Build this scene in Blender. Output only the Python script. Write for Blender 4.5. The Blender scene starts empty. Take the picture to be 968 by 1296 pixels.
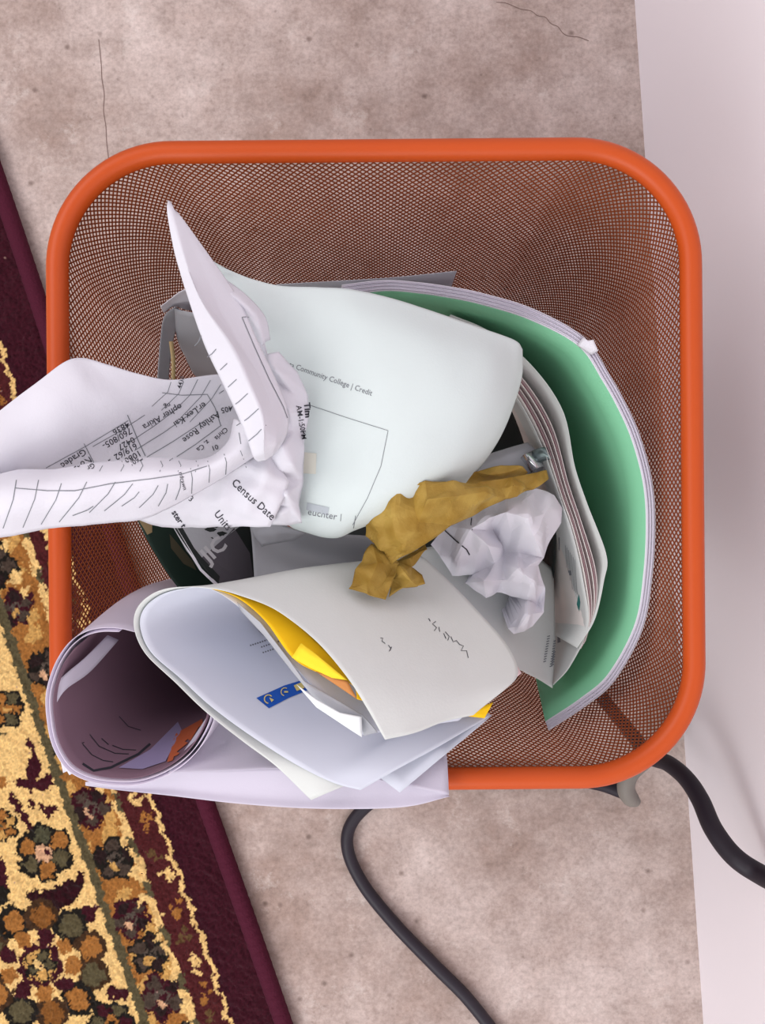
import bpy, bmesh, math, random
import numpy as np
from mathutils import Vector, Matrix
from mathutils.bvhtree import BVHTree
from mathutils.geometry import delaunay_2d_cdt

# ------------------------------------------------------------------ camera, world, lights, exposure
IW, IH, F, H = 968.0, 1296.0, 1200.0, 0.74
sc = bpy.context.scene
cd = bpy.data.cameras.new('camera'); cam = bpy.data.objects.new('camera', cd)
sc.collection.objects.link(cam); sc.camera = cam
cam.location = (0, 0, H); cam.rotation_euler = (0, 0, 0)
cd.sensor_fit = 'VERTICAL'; cd.sensor_height = 24; cd.lens = 24 * F / IH
cd.clip_start = 0.01; cd.clip_end = 50

w = bpy.data.worlds.new('room_light'); sc.world = w; w.use_nodes = True
bg = w.node_tree.nodes['Background']
bg.inputs[0].default_value = (0.93, 0.95, 1.0, 1); bg.inputs[1].default_value = 0.46

def area(name, loc, size, power, color, target=(0, 0, 0.1)):
    ld = bpy.data.lights.new(name, 'AREA'); ld.shape = 'RECTANGLE'
    ld.size, ld.size_y = size; ld.energy = power; ld.color = color
    o = bpy.data.objects.new(name, ld); sc.collection.objects.link(o)
    o.location = loc
    o.rotation_euler = (Vector(target) - Vector(loc)).to_track_quat('-Z', 'Y').to_euler()
    return o
area('ceiling_light', (-1.0, -1.9, 1.95), (2.6, 1.6), 58, (1.0, 0.985, 0.97), (0.2, -0.25, 0))
area('ceiling_light', (-1.5, 0.9, 2.0), (2.0, 1.2), 30, (1.0, 0.90, 0.91))

sc.view_settings.view_transform = 'Standard'; sc.view_settings.look = 'None'
sc.view_settings.gamma = 1; sc.view_settings.use_curve_mapping = False
sc.view_settings.exposure = -0.08

# ------------------------------------------------------------------ helpers
C = sc.collection
rng = np.random.RandomState(7); random.seed(7)

def W(px, py, z):
    s = (H - z) / F
    return ((px - IW / 2) * s, (IH / 2 - py) * s, z)

def lin(c):
    return tuple(((x / 255) / 12.92 if x / 255 <= 0.04045 else ((x / 255 + 0.055) / 1.055) ** 2.4) for x in c) + (1,)

def mat(name, rgb, rough=0.6, spec=0.3, metal=0, bump=0, bscale=400, trans=0, var=0, vscale=30, rgb2=None):
    m = bpy.data.materials.new(name); m.use_nodes = True
    nt = m.node_tree; N = nt.nodes; L = nt.links
    b = N['Principled BSDF']; out = N['Material Output']
    b.inputs['Base Color'].default_value = lin(rgb); b.inputs['Roughness'].default_value = rough
    b.inputs['Specular IOR Level'].default_value = spec; b.inputs['Metallic'].default_value = metal
    tc = N.new('ShaderNodeTexCoord')
    if var:
        n = N.new('ShaderNodeTexNoise'); n.inputs['Scale'].default_value = vscale; n.inputs['Detail'].default_value = 5
        L.new(tc.outputs['Object'], n.inputs['Vector'])
        r = N.new('ShaderNodeValToRGB')
        r.color_ramp.elements[0].position = 0.5 - var; r.color_ramp.elements[1].position = 0.5 + var
        r.color_ramp.elements[0].color = lin(rgb2 or rgb); r.color_ramp.elements[1].color = lin(rgb)
        L.new(n.outputs['Fac'], r.inputs['Fac']); L.new(r.outputs['Color'], b.inputs['Base Color'])
    if bump:
        n2 = N.new('ShaderNodeTexNoise'); n2.inputs['Scale'].default_value = bscale; n2.inputs['Detail'].default_value = 3
        L.new(tc.outputs['Object'], n2.inputs['Vector'])
        bp = N.new('ShaderNodeBump'); bp.inputs['Strength'].default_value = bump; bp.inputs['Distance'].default_value = 0.001
        L.new(n2.outputs['Fac'], bp.inputs['Height']); L.new(bp.outputs['Normal'], b.inputs['Normal'])
    if trans:
        t = N.new('ShaderNodeBsdfTranslucent'); t.inputs[0].default_value = lin(rgb)
        mx = N.new('ShaderNodeMixShader'); mx.inputs[0].default_value = trans
        L.new(b.outputs[0], mx.inputs[1]); L.new(t.outputs[0], mx.inputs[2]); L.new(mx.outputs[0], out.inputs[0])
    return m

def tag(o, label=None, cat=None, group=None, kind=None):
    if label: o['label'] = label
    if cat: o['category'] = cat
    if group: o['group'] = group
    if kind: o['kind'] = kind
    return o

def sharpen(o, deg):
    o.data.set_sharp_from_angle(angle=math.radians(deg)); return o

def link_mesh(name, verts, faces, m, parent=None, smooth=True):
    me = bpy.data.meshes.new(name); me.from_pydata([tuple(v) for v in verts], [], [tuple(f) for f in faces]); me.update()
    if smooth: me.polygons.foreach_set('use_smooth', [True] * len(me.polygons))
    o = bpy.data.objects.new(name, me); C.objects.link(o); me.materials.append(m)
    if parent: o.parent = parent
    return o

def empty(name, loc=(0, 0, 0)):
    o = bpy.data.objects.new(name, None); C.objects.link(o); o.location = loc; o.empty_display_size = 0.02
    bpy.context.view_layer.update(); return o

def child(o, parent):                      # parent without moving
    o.parent = parent; o.matrix_parent_inverse = Matrix.Translation(-Vector(parent.location)); return o

def cr(P, n):                              # Catmull-Rom resample along axis 0
    P = np.asarray(P, float); k = len(P)
    if k == 2:
        t = np.linspace(0, 1, n)[:, None] if P.ndim == 2 else np.linspace(0, 1, n)[:, None, None]
        return P[0] * (1 - t) + P[1] * t
    Q = np.concatenate([[2 * P[0] - P[1]], P, [2 * P[-1] - P[-2]]])
    ts = np.linspace(0, k - 1 - 1e-9, n); out = []
    for t in ts:
        i = int(t); f = t - i; a, b, c, d = Q[i], Q[i + 1], Q[i + 2], Q[i + 3]
        out.append(0.5 * (2 * b + (c - a) * f + (2 * a - 5 * b + 4 * c - d) * f * f + (3 * b - a - 3 * c + d) * f ** 3))
    return np.array(out)

def lerp_rs(P, n):
    P = np.asarray(P, float); ts = np.linspace(0, len(P) - 1 - 1e-9, n)
    return np.array([P[int(t)] * (1 - (t - int(t))) + P[int(t) + 1] * (t - int(t)) for t in ts])

def folds(p, seed, amp, lam, n=5):         # crease noise: triangle waves in random directions
    r = np.random.RandomState(seed); d = np.zeros(len(p))
    for i in range(n):
        v = r.normal(size=3); v[2] *= 0.4; v /= np.linalg.norm(v)
        q = p + 0.25 * lam * np.sin(p[:, ::-1] / (lam * 1.7) + r.rand(3) * 6)
        ph = q @ v / (lam * (0.6 + r.rand())) + r.rand() * 10
        d += (np.abs((ph % 2) - 1) - 0.5) * amp * (0.5 + r.rand())
    return d

def grid(rows, nu, nv, sharp_u=False, crease=None, world=False):
    R = []
    for row in rows:
        pts = np.array(row if world else [W(*p) for p in row])
        R.append((lerp_rs if sharp_u else cr)(pts, nu))
    G = cr(np.array(R), nv)                # nv x nu x 3
    V = G.reshape(-1, 3)
    if crease:
        seed, amp, lam = crease
        du = np.gradient(G, axis=1); dv = np.gradient(G, axis=0)
        n = np.cross(du, dv).reshape(-1, 3); n /= (np.linalg.norm(n, axis=1)[:, None] + 1e-12)
        V = V + n * folds(V, seed, amp, lam)[:, None]
    Fc = [(j * nu + i, j * nu + i + 1, (j + 1) * nu + i + 1, (j + 1) * nu + i) for j in range(nv - 1) for i in range(nu - 1)]
    return V, Fc

def merge(patches):
    V, Fc, o = [], [], 0
    for v, f in patches:
        V.extend([tuple(x) for x in v]); Fc.extend([tuple(i + o for i in q) for q in f]); o += len(v)
    return V, Fc

def thick(o, t):
    s = o.modifiers.new('thickness', 'SOLIDIFY'); s.thickness = t; s.offset = 0
    return o

def sheet(name, patches, m, parent=None, t=0.0003, smooth=True):
    V, Fc = merge(patches) if isinstance(patches, list) else patches
    o = link_mesh(name, V, Fc, m, None, smooth)
    o['_v'] = 0; del o['_v']
    if parent: child(o, parent)
    return thick(o, t)

def facets(outline, inner, cuts=3, noise=0.0006, seed=1, drop=0, soft=0):
    """outline / inner: (px,py,z). constrained Delaunay -> creased facets, subdivided; drop closes it below."""
    pts = [Vector(p[:2]) for p in outline + inner]; zs = [p[2] for p in outline + inner]; n = len(outline)
    vo, _, fo, _, _, _ = delaunay_2d_cdt(pts, [(i, (i + 1) % n) for i in range(n)], [], 1, 1e-6)
    def zof(v):
        b = min(range(len(pts)), key=lambda i: (pts[i] - v).length); return zs[b]
    bm = bmesh.new(); vs = [bm.verts.new(W(v.x, v.y, zof(v))) for v in vo]
    for f in fo: bm.faces.new([vs[i] for i in f])
    if cuts: bmesh.ops.subdivide_edges(bm, edges=bm.edges[:], cuts=cuts, use_grid_fill=True)
    bmesh.ops.triangulate(bm, faces=bm.faces[:])
    r = random.Random(seed); bm.normal_update()
    P = np.array([v.co[:] for v in bm.verts]); d = folds(P, seed, noise, 0.006, 4)
    for k, v in enumerate(bm.verts): v.co += v.normal * (d[k] * (.3 if v.is_boundary else 1))
    for _ in range(soft):
        bmesh.ops.smooth_vert(bm, verts=[v for v in bm.verts if not v.is_boundary], factor=.5, use_axis_x=True, use_axis_y=True, use_axis_z=True)
    if drop:
        c = P.mean(axis=0); be = [e for e in bm.edges if e.is_boundary]
        g = bmesh.ops.extrude_edge_only(bm, edges=be)
        nv = [x for x in g['geom'] if isinstance(x, bmesh.types.BMVert)]
        for v in nv:
            v.co.x += (c[0] - v.co.x) * 0.3 + r.uniform(-1, 1) * .002; v.co.y += (c[1] - v.co.y) * 0.3 + r.uniform(-1, 1) * .002
            v.co.z = c[2] - drop + r.uniform(-1, 1) * .003
        be = [x for x in g['geom'] if isinstance(x, bmesh.types.BMEdge)]
        bmesh.ops.edgeloop_fill(bm, edges=be)
        bmesh.ops.triangulate(bm, faces=bm.faces[:])
    bm.verts.index_update()
    V = [v.co[:] for v in bm.verts]; Fc = [tuple(v.index for v in f.verts) for f in bm.faces]; bm.free()
    return V, Fc

def tube_geo(path, rad, n=14, steps=120, cap=True):
    P = cr(np.array(path), steps); R = rad if hasattr(rad, '__len__') else [rad] * steps
    if hasattr(rad, '__len__'): R = np.interp(np.linspace(0, 1, steps), np.linspace(0, 1, len(rad)), rad)
    T = np.gradient(P, axis=0); T /= np.linalg.norm(T, axis=1)[:, None]
    up = np.array([0, 0, 1.0]) if abs(T[0][2]) < .9 else np.array([1.0, 0, 0]); V = []; Fc = []
    a = np.cross(T[0], up); a /= np.linalg.norm(a)
    for k in range(steps):
        a = a - T[k] * (a @ T[k]); a /= np.linalg.norm(a); b = np.cross(T[k], a)
        for i in range(n):
            th = 2 * math.pi * i / n; V.append(P[k] + R[k] * (a * math.cos(th) + b * math.sin(th)))
    for k in range(steps - 1):
        for i in range(n):
            j = (i + 1) % n; Fc.append((k * n + i, k * n + j, (k + 1) * n + j, (k + 1) * n + i))
    if cap: Fc.append(tuple(range(n))[::-1]); Fc.append(tuple((steps - 1) * n + i for i in range(n)))
    return V, Fc

# ---- flat print lying on a sheet (real thin ink shapes 0.3 mm proud of the paper)
def bvh_of(*objs):
    V, Fc, o = [], [], 0
    for ob in objs:
        me = ob.data; V += [v.co.copy() for v in me.vertices]
        Fc += [tuple(i + o for i in p.vertices) for p in me.polygons]; o += len(me.vertices)
    return BVHTree.FromPolygons(V, Fc)

CAM = Vector((0, 0, H))
def lay(pts, bvh, off=0.00032):
    out = []; zs = []
    for x, y in pts:
        d = (Vector(W(x, y, 0)) - CAM).normalized(); h = bvh.ray_cast(CAM, d)
        if h[0] is None: out.append(None); continue
        n = h[1] if h[1].dot(d) < 0 else -h[1]
        out.append(h[0] + n * off); zs.append(h[0].z)
    zm = sum(zs) / len(zs) if zs else None
    if zm is None: return None
    last = None
    for i, p in enumerate(out):
        if p is None: out[i] = Vector(W(pts[i][0], pts[i][1], zm))
    return out

class Print:
    def __init__(s, bvh): s.b = bvh; s.V = []; s.F = []
    def add(s, pts, faces, off=0.00032):
        q = lay(pts, s.b, off)
        if q is None: return
        # drop faces that jump across a fold
        o = len(s.V); s.V += [tuple(v) for v in q]
        for f in faces:
            z = [q[i].z for i in f]
            if max(z) - min(z) < 0.006: s.F.append(tuple(i + o for i in f))
    def line(s, pl, wd=1.0):
        P = [np.array(p, float) for p in pl]; Q = []
        for a, b in zip(P[:-1], P[1:]):
            k = max(1, int(np.linalg.norm(b - a) / 5)); Q += [a + (b - a) * i / k for i in range(k)]
        Q.append(P[-1]); pts = []; fs = []
        for i, q in enumerate(Q):
            t = Q[min(i + 1, len(Q) - 1)] - Q[max(i - 1, 0)]; t = t / (np.linalg.norm(t) + 1e-9); n = np.array([-t[1], t[0]]) * wd / 2
            pts += [tuple(q + n), tuple(q - n)]
        for i in range(len(Q) - 1): fs.append((2 * i, 2 * i + 1, 2 * i + 3, 2 * i + 2))
        s.add(pts, fs)
    def poly(s, pl, cuts=4, off=0.00032):
        bm = bmesh.new(); bm.faces.new([bm.verts.new((p[0], p[1], 0)) for p in pl])
        bmesh.ops.triangulate(bm, faces=bm.faces[:])
        bmesh.ops.subdivide_edges(bm, edges=bm.edges[:], cuts=cuts, use_grid_fill=True)
        bm.verts.index_update()
        s.add([(v.co.x, v.co.y) for v in bm.verts], [tuple(v.index for v in f.verts) for f in bm.faces], off); bm.free()
    def text(s, body, x, y, size, ang=0, bold=0.0, shear=0, sx=1.0):
        cu = bpy.data.curves.new('t', 'FONT'); cu.body = body; cu.size = size; cu.resolution_u = 2
        cu.offset = bold * size; cu.shear = shear; cu.fill_mode = 'FRONT'
        o = bpy.data.objects.new('t', cu); C.objects.link(o)
        bpy.context.view_layer.update()
        me = bpy.data.meshes.new_from_object(o.evaluated_get(bpy.context.evaluated_depsgraph_get()))
        a = math.radians(ang); ca, sa = math.cos(a), math.sin(a)
        pts = [(x + v.co.x * sx * ca - v.co.y * sa * -1 * -1 if False else x + v.co.x * sx * ca + v.co.y * sa, y + v.co.x * sx * sa - v.co.y * ca) for v in me.vertices]
        s.add(pts, [tuple(p.vertices) for p in me.polygons])
        bpy.data.objects.remove(o); bpy.data.curves.remove(cu); bpy.data.meshes.remove(me)
    def done(s, name, m, parent, label=None):
        if not s.V: return
        o = link_mesh(name, s.V, s.F, m, None, False); child(o, parent)
        if label: o['label'] = label
        o['kind'] = 'stuff'
        return o

# ------------------------------------------------------------------ materials
M_white = mat('paper_white', (221, 220, 228), .75, .2, bump=.08, bscale=900, trans=.08)
M_cool = mat('paper_cool_white', (212, 223, 222), .75, .2, bump=.08, bscale=900, trans=.08)
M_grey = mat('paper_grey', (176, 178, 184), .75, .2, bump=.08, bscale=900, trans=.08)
M_lilac = mat('paper_lilac', (208, 203, 218), .75, .2, bump=.06, bscale=900, trans=.1)
M_news = mat('paper_newsprint', (206, 210, 208), .8, .15, bump=.1, bscale=900, trans=.05)
M_ink = mat('ink_dark', (52, 52, 60), .6, .2)
M_inkg = mat('ink_grey', (120, 124, 130), .7, .2)
M_inkl = mat('ink_pale', (176, 184, 190), .7, .2)
M_orange = mat('enamel_orange', (190, 76, 18), .45, .35, bump=.05, bscale=500, var=.3, vscale=60, rgb2=(190, 74, 17))
M_mesh = mat('enamel_orange_wire', (136, 66, 32), .5, .3)
M_green = mat('paper_green', (128, 196, 156), .75, .2, bump=.05, bscale=900)
M_yellow = mat('paper_yellow', (246, 196, 24), .7, .2)
M_black = mat('rubber_black', (38, 32, 42), .5, .35)
M_cordg = mat('cord_grey', (128, 122, 116), .55, .3)
M_tissue = mat('tissue_mustard', (180, 150, 74), .6, .25, bump=.7, bscale=300, trans=.12, var=.16, vscale=80, rgb2=(152, 118, 44))
M_dark = mat('card_and_shade_black', (30, 36, 36), .5, .3)  # leaflet card, also the added sheets that stand in for shade
M_chrome = mat('metal_silver', (200, 204, 208), .22, .5, metal=1)
M_blue = mat('ink_blue', (24, 84, 176), .5, .3)
M_gold = mat('ink_gold', (214, 196, 120), .6, .2)
M_white_ink = mat('ink_white', (196, 196, 200), .6, .2)

# ------------------------------------------------------------------ floor and wall
def floor_mat():
    m = bpy.data.materials.new('concrete'); m.use_nodes = True; nt = m.node_tree; N = nt.nodes; L = nt.links; b = N['Principled BSDF']
    tc = N.new('ShaderNodeTexCoord')
    def noise(sc_, det, rough=.6):
        n = N.new('ShaderNodeTexNoise'); n.inputs['Scale'].default_value = sc_; n.inputs['Detail'].default_value = det
        n.inputs['Roughness'].default_value = rough; L.new(tc.outputs['Object'], n.inputs['Vector']); return n
    def ramp(src, p0, c0, p1, c1):
        r = N.new('ShaderNodeValToRGB'); e = r.color_ramp.elements
        e[0].position = p0; e[1].position = p1; e[0].color = c0; e[1].color = c1; L.new(src, r.inputs['Fac']); return r
    def mix(kind, a, bb, fac):
        x = N.new('ShaderNodeMix'); x.data_type = 'RGBA'; x.blend_type = kind
        if isinstance(fac, float): x.inputs[0].default_value = fac
        else: L.new(fac, x.inputs[0])
        L.new(a, x.inputs[6]); L.new(bb, x.inputs[7]); return x.outputs[2]
    r1 = ramp(noise(7, 8, .65).outputs['Fac'], .36, lin((170, 148, 138)), .62, lin((214, 198, 192)))
    r2 = ramp(noise(45, 8, .75).outputs['Fac'], .36, (.55, .52, .5, 1), .62, (1, 1, 1, 1))
    c = mix('MULTIPLY', r1.outputs[0], r2.outputs[0], .5)
    r3 = ramp(noise(260, 4, .7).outputs['Fac'], .3, (.55, .53, .52, 1), .6, (1, 1, 1, 1))
    c = mix('MULTIPLY', c, r3.outputs[0], .6)
    # pale scuffs
    r5 = ramp(noise(22, 9, .8).outputs['Fac'], .56, (0, 0, 0, 1), .68, (1, 1, 1, 1))
    pale = N.new('ShaderNodeRGB'); pale.outputs[0].default_value = lin((222, 212, 206))
    mm = N.new('ShaderNodeMath'); mm.operation = 'MULTIPLY'; mm.inputs[1].default_value = .5; L.new(r5.outputs[0], mm.inputs[0])
    c = mix('MIX', c, pale.outputs[0], mm.outputs[0])
    # pits
    v = N.new('ShaderNodeTexVoronoi'); v.inputs['Scale'].default_value = 34; v.inputs['Randomness'].default_value = 1; L.new(tc.outputs['Object'], v.inputs['Vector'])
    r4 = ramp(v.outputs['Distance'], .03, (.36, .31, .29, 1), .10, (1, 1, 1, 1))
    c = mix('MULTIPLY', c, r4.outputs[0], .75)
    # hairline cracks
    v2 = N.new('ShaderNodeTexVoronoi'); v2.feature = 'DISTANCE_TO_EDGE'; v2.inputs['Scale'].default_value = 3.3
    n5 = noise(14, 5); vm = N.new('ShaderNodeVectorMath'); vm.operation = 'SCALE'; vm.inputs[3].default_value = .12
    L.new(n5.outputs['Color'], vm.inputs[0]); va = N.new('ShaderNodeVectorMath'); L.new(vm.outputs[0], va.inputs[0]); L.new(tc.outputs['Object'], va.inputs[1])
    L.new(va.outputs[0], v2.inputs['Vector'])
    r6 = ramp(v2.outputs['Distance'], .002, (.5, .45, .43, 1), .006, (1, 1, 1, 1))
    c = mix('MULTIPLY', c, r6.outputs[0], .15)
    v3 = N.new('ShaderNodeTexVoronoi'); v3.inputs['Scale'].default_value = 95; L.new(tc.outputs['Object'], v3.inputs['Vector'])
    r7 = ramp(v3.outputs['Distance'], .03, (.5, .46, .44, 1), .14, (1, 1, 1, 1))
    c = mix('MULTIPLY', c, r7.outputs[0], .45)
    L.new(c, b.inputs['Base Color']); b.inputs['Roughness'].default_value = .62; b.inputs['Specular IOR Level'].default_value = .25
    bp = N.new('ShaderNodeBump'); bp.inputs['Strength'].default_value = .35; bp.inputs['Distance'].default_value = .001
    L.new(noise(180, 5).outputs['Fac'], bp.inputs['Height']); L.new(bp.outputs['Normal'], b.inputs['Normal'])
    return m

A0 = Vector(W(803, 0, 0)); A1 = Vector(W(890, 1296, 0)); dW = (A1 - A0).normalized()   # foot of the wall
nW = Vector((-dW.y, dW.x, 0));
if nW.x < 0: nW = -nW
def box(name, pts2d, z0, z1, m, **k):
    n = len(pts2d); V = [(p[0], p[1], z0) for p in pts2d] + [(p[0], p[1], z1) for p in pts2d]
    Fc = [tuple(range(n))[::-1], tuple(range(n, 2 * n))] + [(i, (i + 1) % n, n + (i + 1) % n, n + i) for i in range(n)]
    return link_mesh(name, V, Fc, m, smooth=False)
p0 = A0 - dW * 1.6; p1 = A1 + dW * 1.6
tag(box('floor', [(p0.x, p0.y), (p1.x, p1.y), (p1.x - 2.4, p1.y), (p0.x - 2.4, p0.y)][::-1], -.04, 0, floor_mat()), kind='structure')
M_wall = mat('wall_paint', (250, 244, 250), .8, .2, bump=.08, bscale=300)
q0 = p0 + nW * .1; q1 = p1 + nW * .1
tag(box('wall_right', [(p0.x, p0.y), (q0.x, q0.y), (q1.x, q1.y), (p1.x, p1.y)], -.04, 2.6, M_wall), kind='structure')

# ------------------------------------------------------------------ patterned rug
def edge_x(y): return 0.339 * (y - 210) + 3.0 * np.sin(y / 170.0) - 1
rug = empty('patterned_rug', W(60, 900, 0))
tag(rug, 'thick patterned rug in cream, ochre and maroon on the floor at left', 'rug')
def build_rug():
    zt = 0.009; st = 1.9
    us = np.arange(20, 560, st); vs = np.arange(60, 1480, st); nu, nv = len(us), len(vs)
    U, Vv = np.meshgrid(us, vs); X = edge_x(Vv) - U; Y = Vv - 0.0 * U
    X = edge_x(Vv) - U
    r = np.random.RandomState(3)
    def blur(a, k):
        for _ in range(k): a = (a + np.roll(a, 1, 0) + np.roll(a, -1, 0) + np.roll(a, 1, 1) + np.roll(a, -1, 1)) / 5
        return a
    jit = lambda k, s: (lambda a: a / a.std() * s)(blur(r.normal(size=X.shape), k))
    PX = X + jit(3, 1.6) + jit(0, .7); PY = Y + jit(3, 1.6) + jit(0, .7); PU = U + jit(3, 1.2) + jit(0, .6)
    cream, ochre, olive, blk, mar, tan, grey, pink = [(214, 178, 116), (146, 96, 46), (80, 72, 50), (26, 22, 18), (54, 14, 24), (184, 142, 80), (78, 68, 60), (196, 154, 120)]
    col = np.zeros(X.shape + (3,)); col[:] = cream
    def put(mask, c): col[mask] = c
    def ell(cx, cy, a, b=None, rot=0):
        b = b or a; t = math.radians(rot); dx = PX - cx; dy = PY - cy
        u = dx * math.cos(t) + dy * math.sin(t); v = -dx * math.sin(t) + dy * math.cos(t)
        return (u / a) ** 2 + (v / b) ** 2 < 1
    def seg(x0, y0, x1, y1, wd):
        d = np.array([x1 - x0, y1 - y0], float); l = np.linalg.norm(d); d /= l
        t = np.clip((PX - x0) * d[0] + (PY - y0) * d[1], 0, l); return np.hypot(PX - x0 - t * d[0], PY - y0 - t * d[1]) < wd / 2
    def flower(cx, cy, R, n, c_out, cs, centre, ph=0):
        for k in range(n):
            a = ph + 2 * math.pi * k / n; put(ell(cx + .62 * R * math.cos(a), cy + .62 * R * math.sin(a), .42 * R), c_out)
        put(ell(cx, cy, .62 * R), c_out)
        for k in range(n):
            a = ph + 2 * math.pi * k / n; put(ell(cx + .6 * R * math.cos(a), cy + .6 * R * math.sin(a), .27 * R), cs[k % len(cs)])
        put(ell(cx, cy, .3 * R), centre[0]); put(ell(cx + .05 * R, cy, .14 * R), centre[1])
    # field (photo positions of the motifs on the visible part, similar ones beyond the frame)
    put(ell(40, 945, 5, 12, -20), mar); put(ell(42, 978, 9, 26, 8), mar); put(ell(42, 994, 22, 8, 10), mar); put(ell(60, 988, 7, 7), mar)
    put(ell(58, 1027, 12, 6, 20), mar); put(ell(70, 1024, 6, 4), mar); put(ell(40, 1017, 4, 4), mar); put(seg(14, 1008, 40, 1052, 9), mar)
    flower(57, 1079, 37, 6, blk, [olive, ochre, olive, ochre, (70, 68, 50), ochre], [pink, mar], .35)
    for k in range(14):
        t = k / 13; put(ell(40 + 62 * t, 1133 + 16 * math.sin(t * 3.1) - 22 * t, 7 + 8 * math.sin(t * 3.1)), (44, 10, 18) if k % 2 else (36, 12, 16))
    put(ell(110, 1157, 13, 10, -20), mar); put(ell(120, 1150, 6, 4), mar)
    R0 = [(50, 1222, 84)]
    for cx, cy, R in R0:
        for k in range(11):
            a = k * 2 * math.pi / 11 + .2
            put(ell(cx + R * .82 * math.cos(a), cy + R * .74 * math.sin(a), R * .26), blk if k % 2 else (60, 40, 24))
        for k in range(11):
            a = k * 2 * math.pi / 11 + .2
            put(ell(cx + R * .82 * math.cos(a), cy + R * .74 * math.sin(a), R * .17), [olive, ochre, (120, 76, 34)][k % 3])
        put(ell(cx, cy, R * .62, R * .52), cream)
        for k in range(9):
            a = k * 2 * math.pi / 9; put(ell(cx + R * .5 * math.cos(a), cy + R * .44 * math.sin(a), R * .13), mar if k % 2 else ochre)
        put(ell(cx, cy, R * .33), mar); put(ell(cx, cy, R * .25), tan); flower(cx, cy, R * .24, 5, blk, [olive, tan], [cream, mar])
    put(ell(150, 1256, 14, 10), mar); flower(140, 1296, 30, 6, blk, [mar, olive], [ochre, blk]); flower(6, 898, 26, 6, blk, [ochre, olive], [ochre, tan])
    flower(2, 1045, 22, 6, blk, [ochre, tan], [ochre, olive], .5); put(ell(0, 1112, 11, 26), mar); put(ell(0, 1135, 10, 14), blk)
    put(ell(-8, 985, 18, 10, 40), ochre); put(seg(-30, 940, 2, 930, 6), olive)
    rr = random.Random(5)
    for k in range(46):
        y = rr.uniform(80, 1470); u = rr.uniform(212, 550); x = float(edge_x(y)) - u
        if x > -18: continue
        if k % 3: flower(x, y, rr.uniform(18, 36), 6, blk if k % 2 else mar, [olive, ochre], [tan, mar], rr.random())
        else: put(ell(x, y, rr.uniform(8, 16), rr.uniform(5, 26), rr.uniform(0, 180)), mar)
    # ochre border band
    band = PU < 192
    put(band, ochre)
    put(band & (np.sin(PX * .13 + PY * .05) * np.sin(PY * .09 - PX * .04) > .35), tan)
    fl = [(58, 846, 26, blk), (20, 770, 24, mar), (115, 1022, 28, mar), (146, 1088, 29, blk), (166, 1163, 27, mar), (190, 1207, 27, blk), (206, 1262, 31, mar), (232, 1322, 27, blk), (250, 1400, 30, mar),
          (-8, 716, 30, blk), (-34, 640, 26, mar), (-60, 560, 28, blk), (-90, 480, 26, mar), (-120, 400, 28, blk), (-150, 320, 26, mar), (-175, 240, 28, blk), (90, 935, 26, blk)]
    for k, (x, y, R, c) in enumerate(fl):
        uu = float(edge_x(y)) - x; keep = col.copy()
        flower(x, y, R, 5, c, [(66, 54, 46), (36, 22, 22)], [grey, c], k * .7)
        put(ell(x + R * .5, y - R * .9, 5, 9, 30), cream); put(ell(x - R * .1, y + R * .3, 4, 6, -30), tan if k % 2 else pink)
        put(ell(x + R * .9, y + R * .5, 8, 10, 30), cream if k % 3 == 0 else tan)
        put(~band, [0, 0, 0]); col[~band] = keep[~band]
    put((PU > 180) & (PU < 192), olive)
    # line 2, maroon fleck band, cream line, plain band
    put(PU < 127, olive); put((PU < 127) & (np.sin(PY * .11) > -.35) & (PU > 118), cream); put((PU < 131) & (PU > 124) & (np.sin(PY * .21 + 1) > .3), cream)
    put(PU < 118, (70, 26, 28))
    for k in range(40):
        y = 70 + k * 36.0; x = float(edge_x(y)) - 97; c = [ochre, (88, 66, 40), cream][k % 3]
        for q in range(5): put(ell(x + rr.uniform(-8, 8), y + rr.uniform(-12, 12), rr.uniform(2.5, 5), rr.uniform(2.5, 5)) & (PU < 116), c)
    wob = 2.2 * np.sin(PY * .16) + 1.4 * np.sin(PY * .41)
    put(PU + wob < 81, cream); put(PU + wob < 75, (50, 12, 24))
    put(PU < 66, (54, 14, 26)); 
    col = col * (1 + .07 * r.normal(size=X.shape))[..., None]
    fk = r.rand(*X.shape) < .0006; col[fk & (U < 300)] = (150, 120, 110)
    lc = np.clip(col / 255, 0, 1); lc = np.where(lc <= .04045, lc / 12.92, ((lc + .055) / 1.055) ** 2.4)
    Z = zt + .0006 * r.normal(size=X.shape) + jit(6, .0004)
    s = (H - zt) / F; P = np.stack([(X - IW / 2) * s, (IH / 2 - Y) * s, Z], -1).reshape(-1, 3)
    idx = np.arange(nu * nv).reshape(nv, nu)
    Fc = np.stack([idx[:-1, :-1], idx[1:, :-1], idx[1:, 1:], idx[:-1, 1:]], -1).reshape(-1, 4)
    me = bpy.data.meshes.new('pile'); me.vertices.add(len(P)); me.vertices.foreach_set('co', P.ravel())
    me.loops.add(Fc.size); me.loops.foreach_set('vertex_index', Fc.ravel().astype(np.int32))
    me.polygons.add(len(Fc)); me.polygons.foreach_set('loop_start', np.arange(0, Fc.size, 4, dtype=np.int32))
    me.update(calc_edges=True); me.validate()
    ca = me.color_attributes.new('dye', 'FLOAT_COLOR', 'POINT')
    ca.data.foreach_set('color', np.concatenate([lc.reshape(-1, 3), np.ones((len(P), 1))], 1).ravel().astype(np.float32))
    m = bpy.data.materials.new('rug_wool'); m.use_nodes = True; N = m.node_tree.nodes; L = m.node_tree.links; b = N['Principled BSDF']
    at = N.new('ShaderNodeAttribute'); at.attribute_name = 'dye'; L.new(at.outputs['Color'], b.inputs['Base Color'])
    b.inputs['Roughness'].default_value = .95; b.inputs['Specular IOR Level'].default_value = .1
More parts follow.
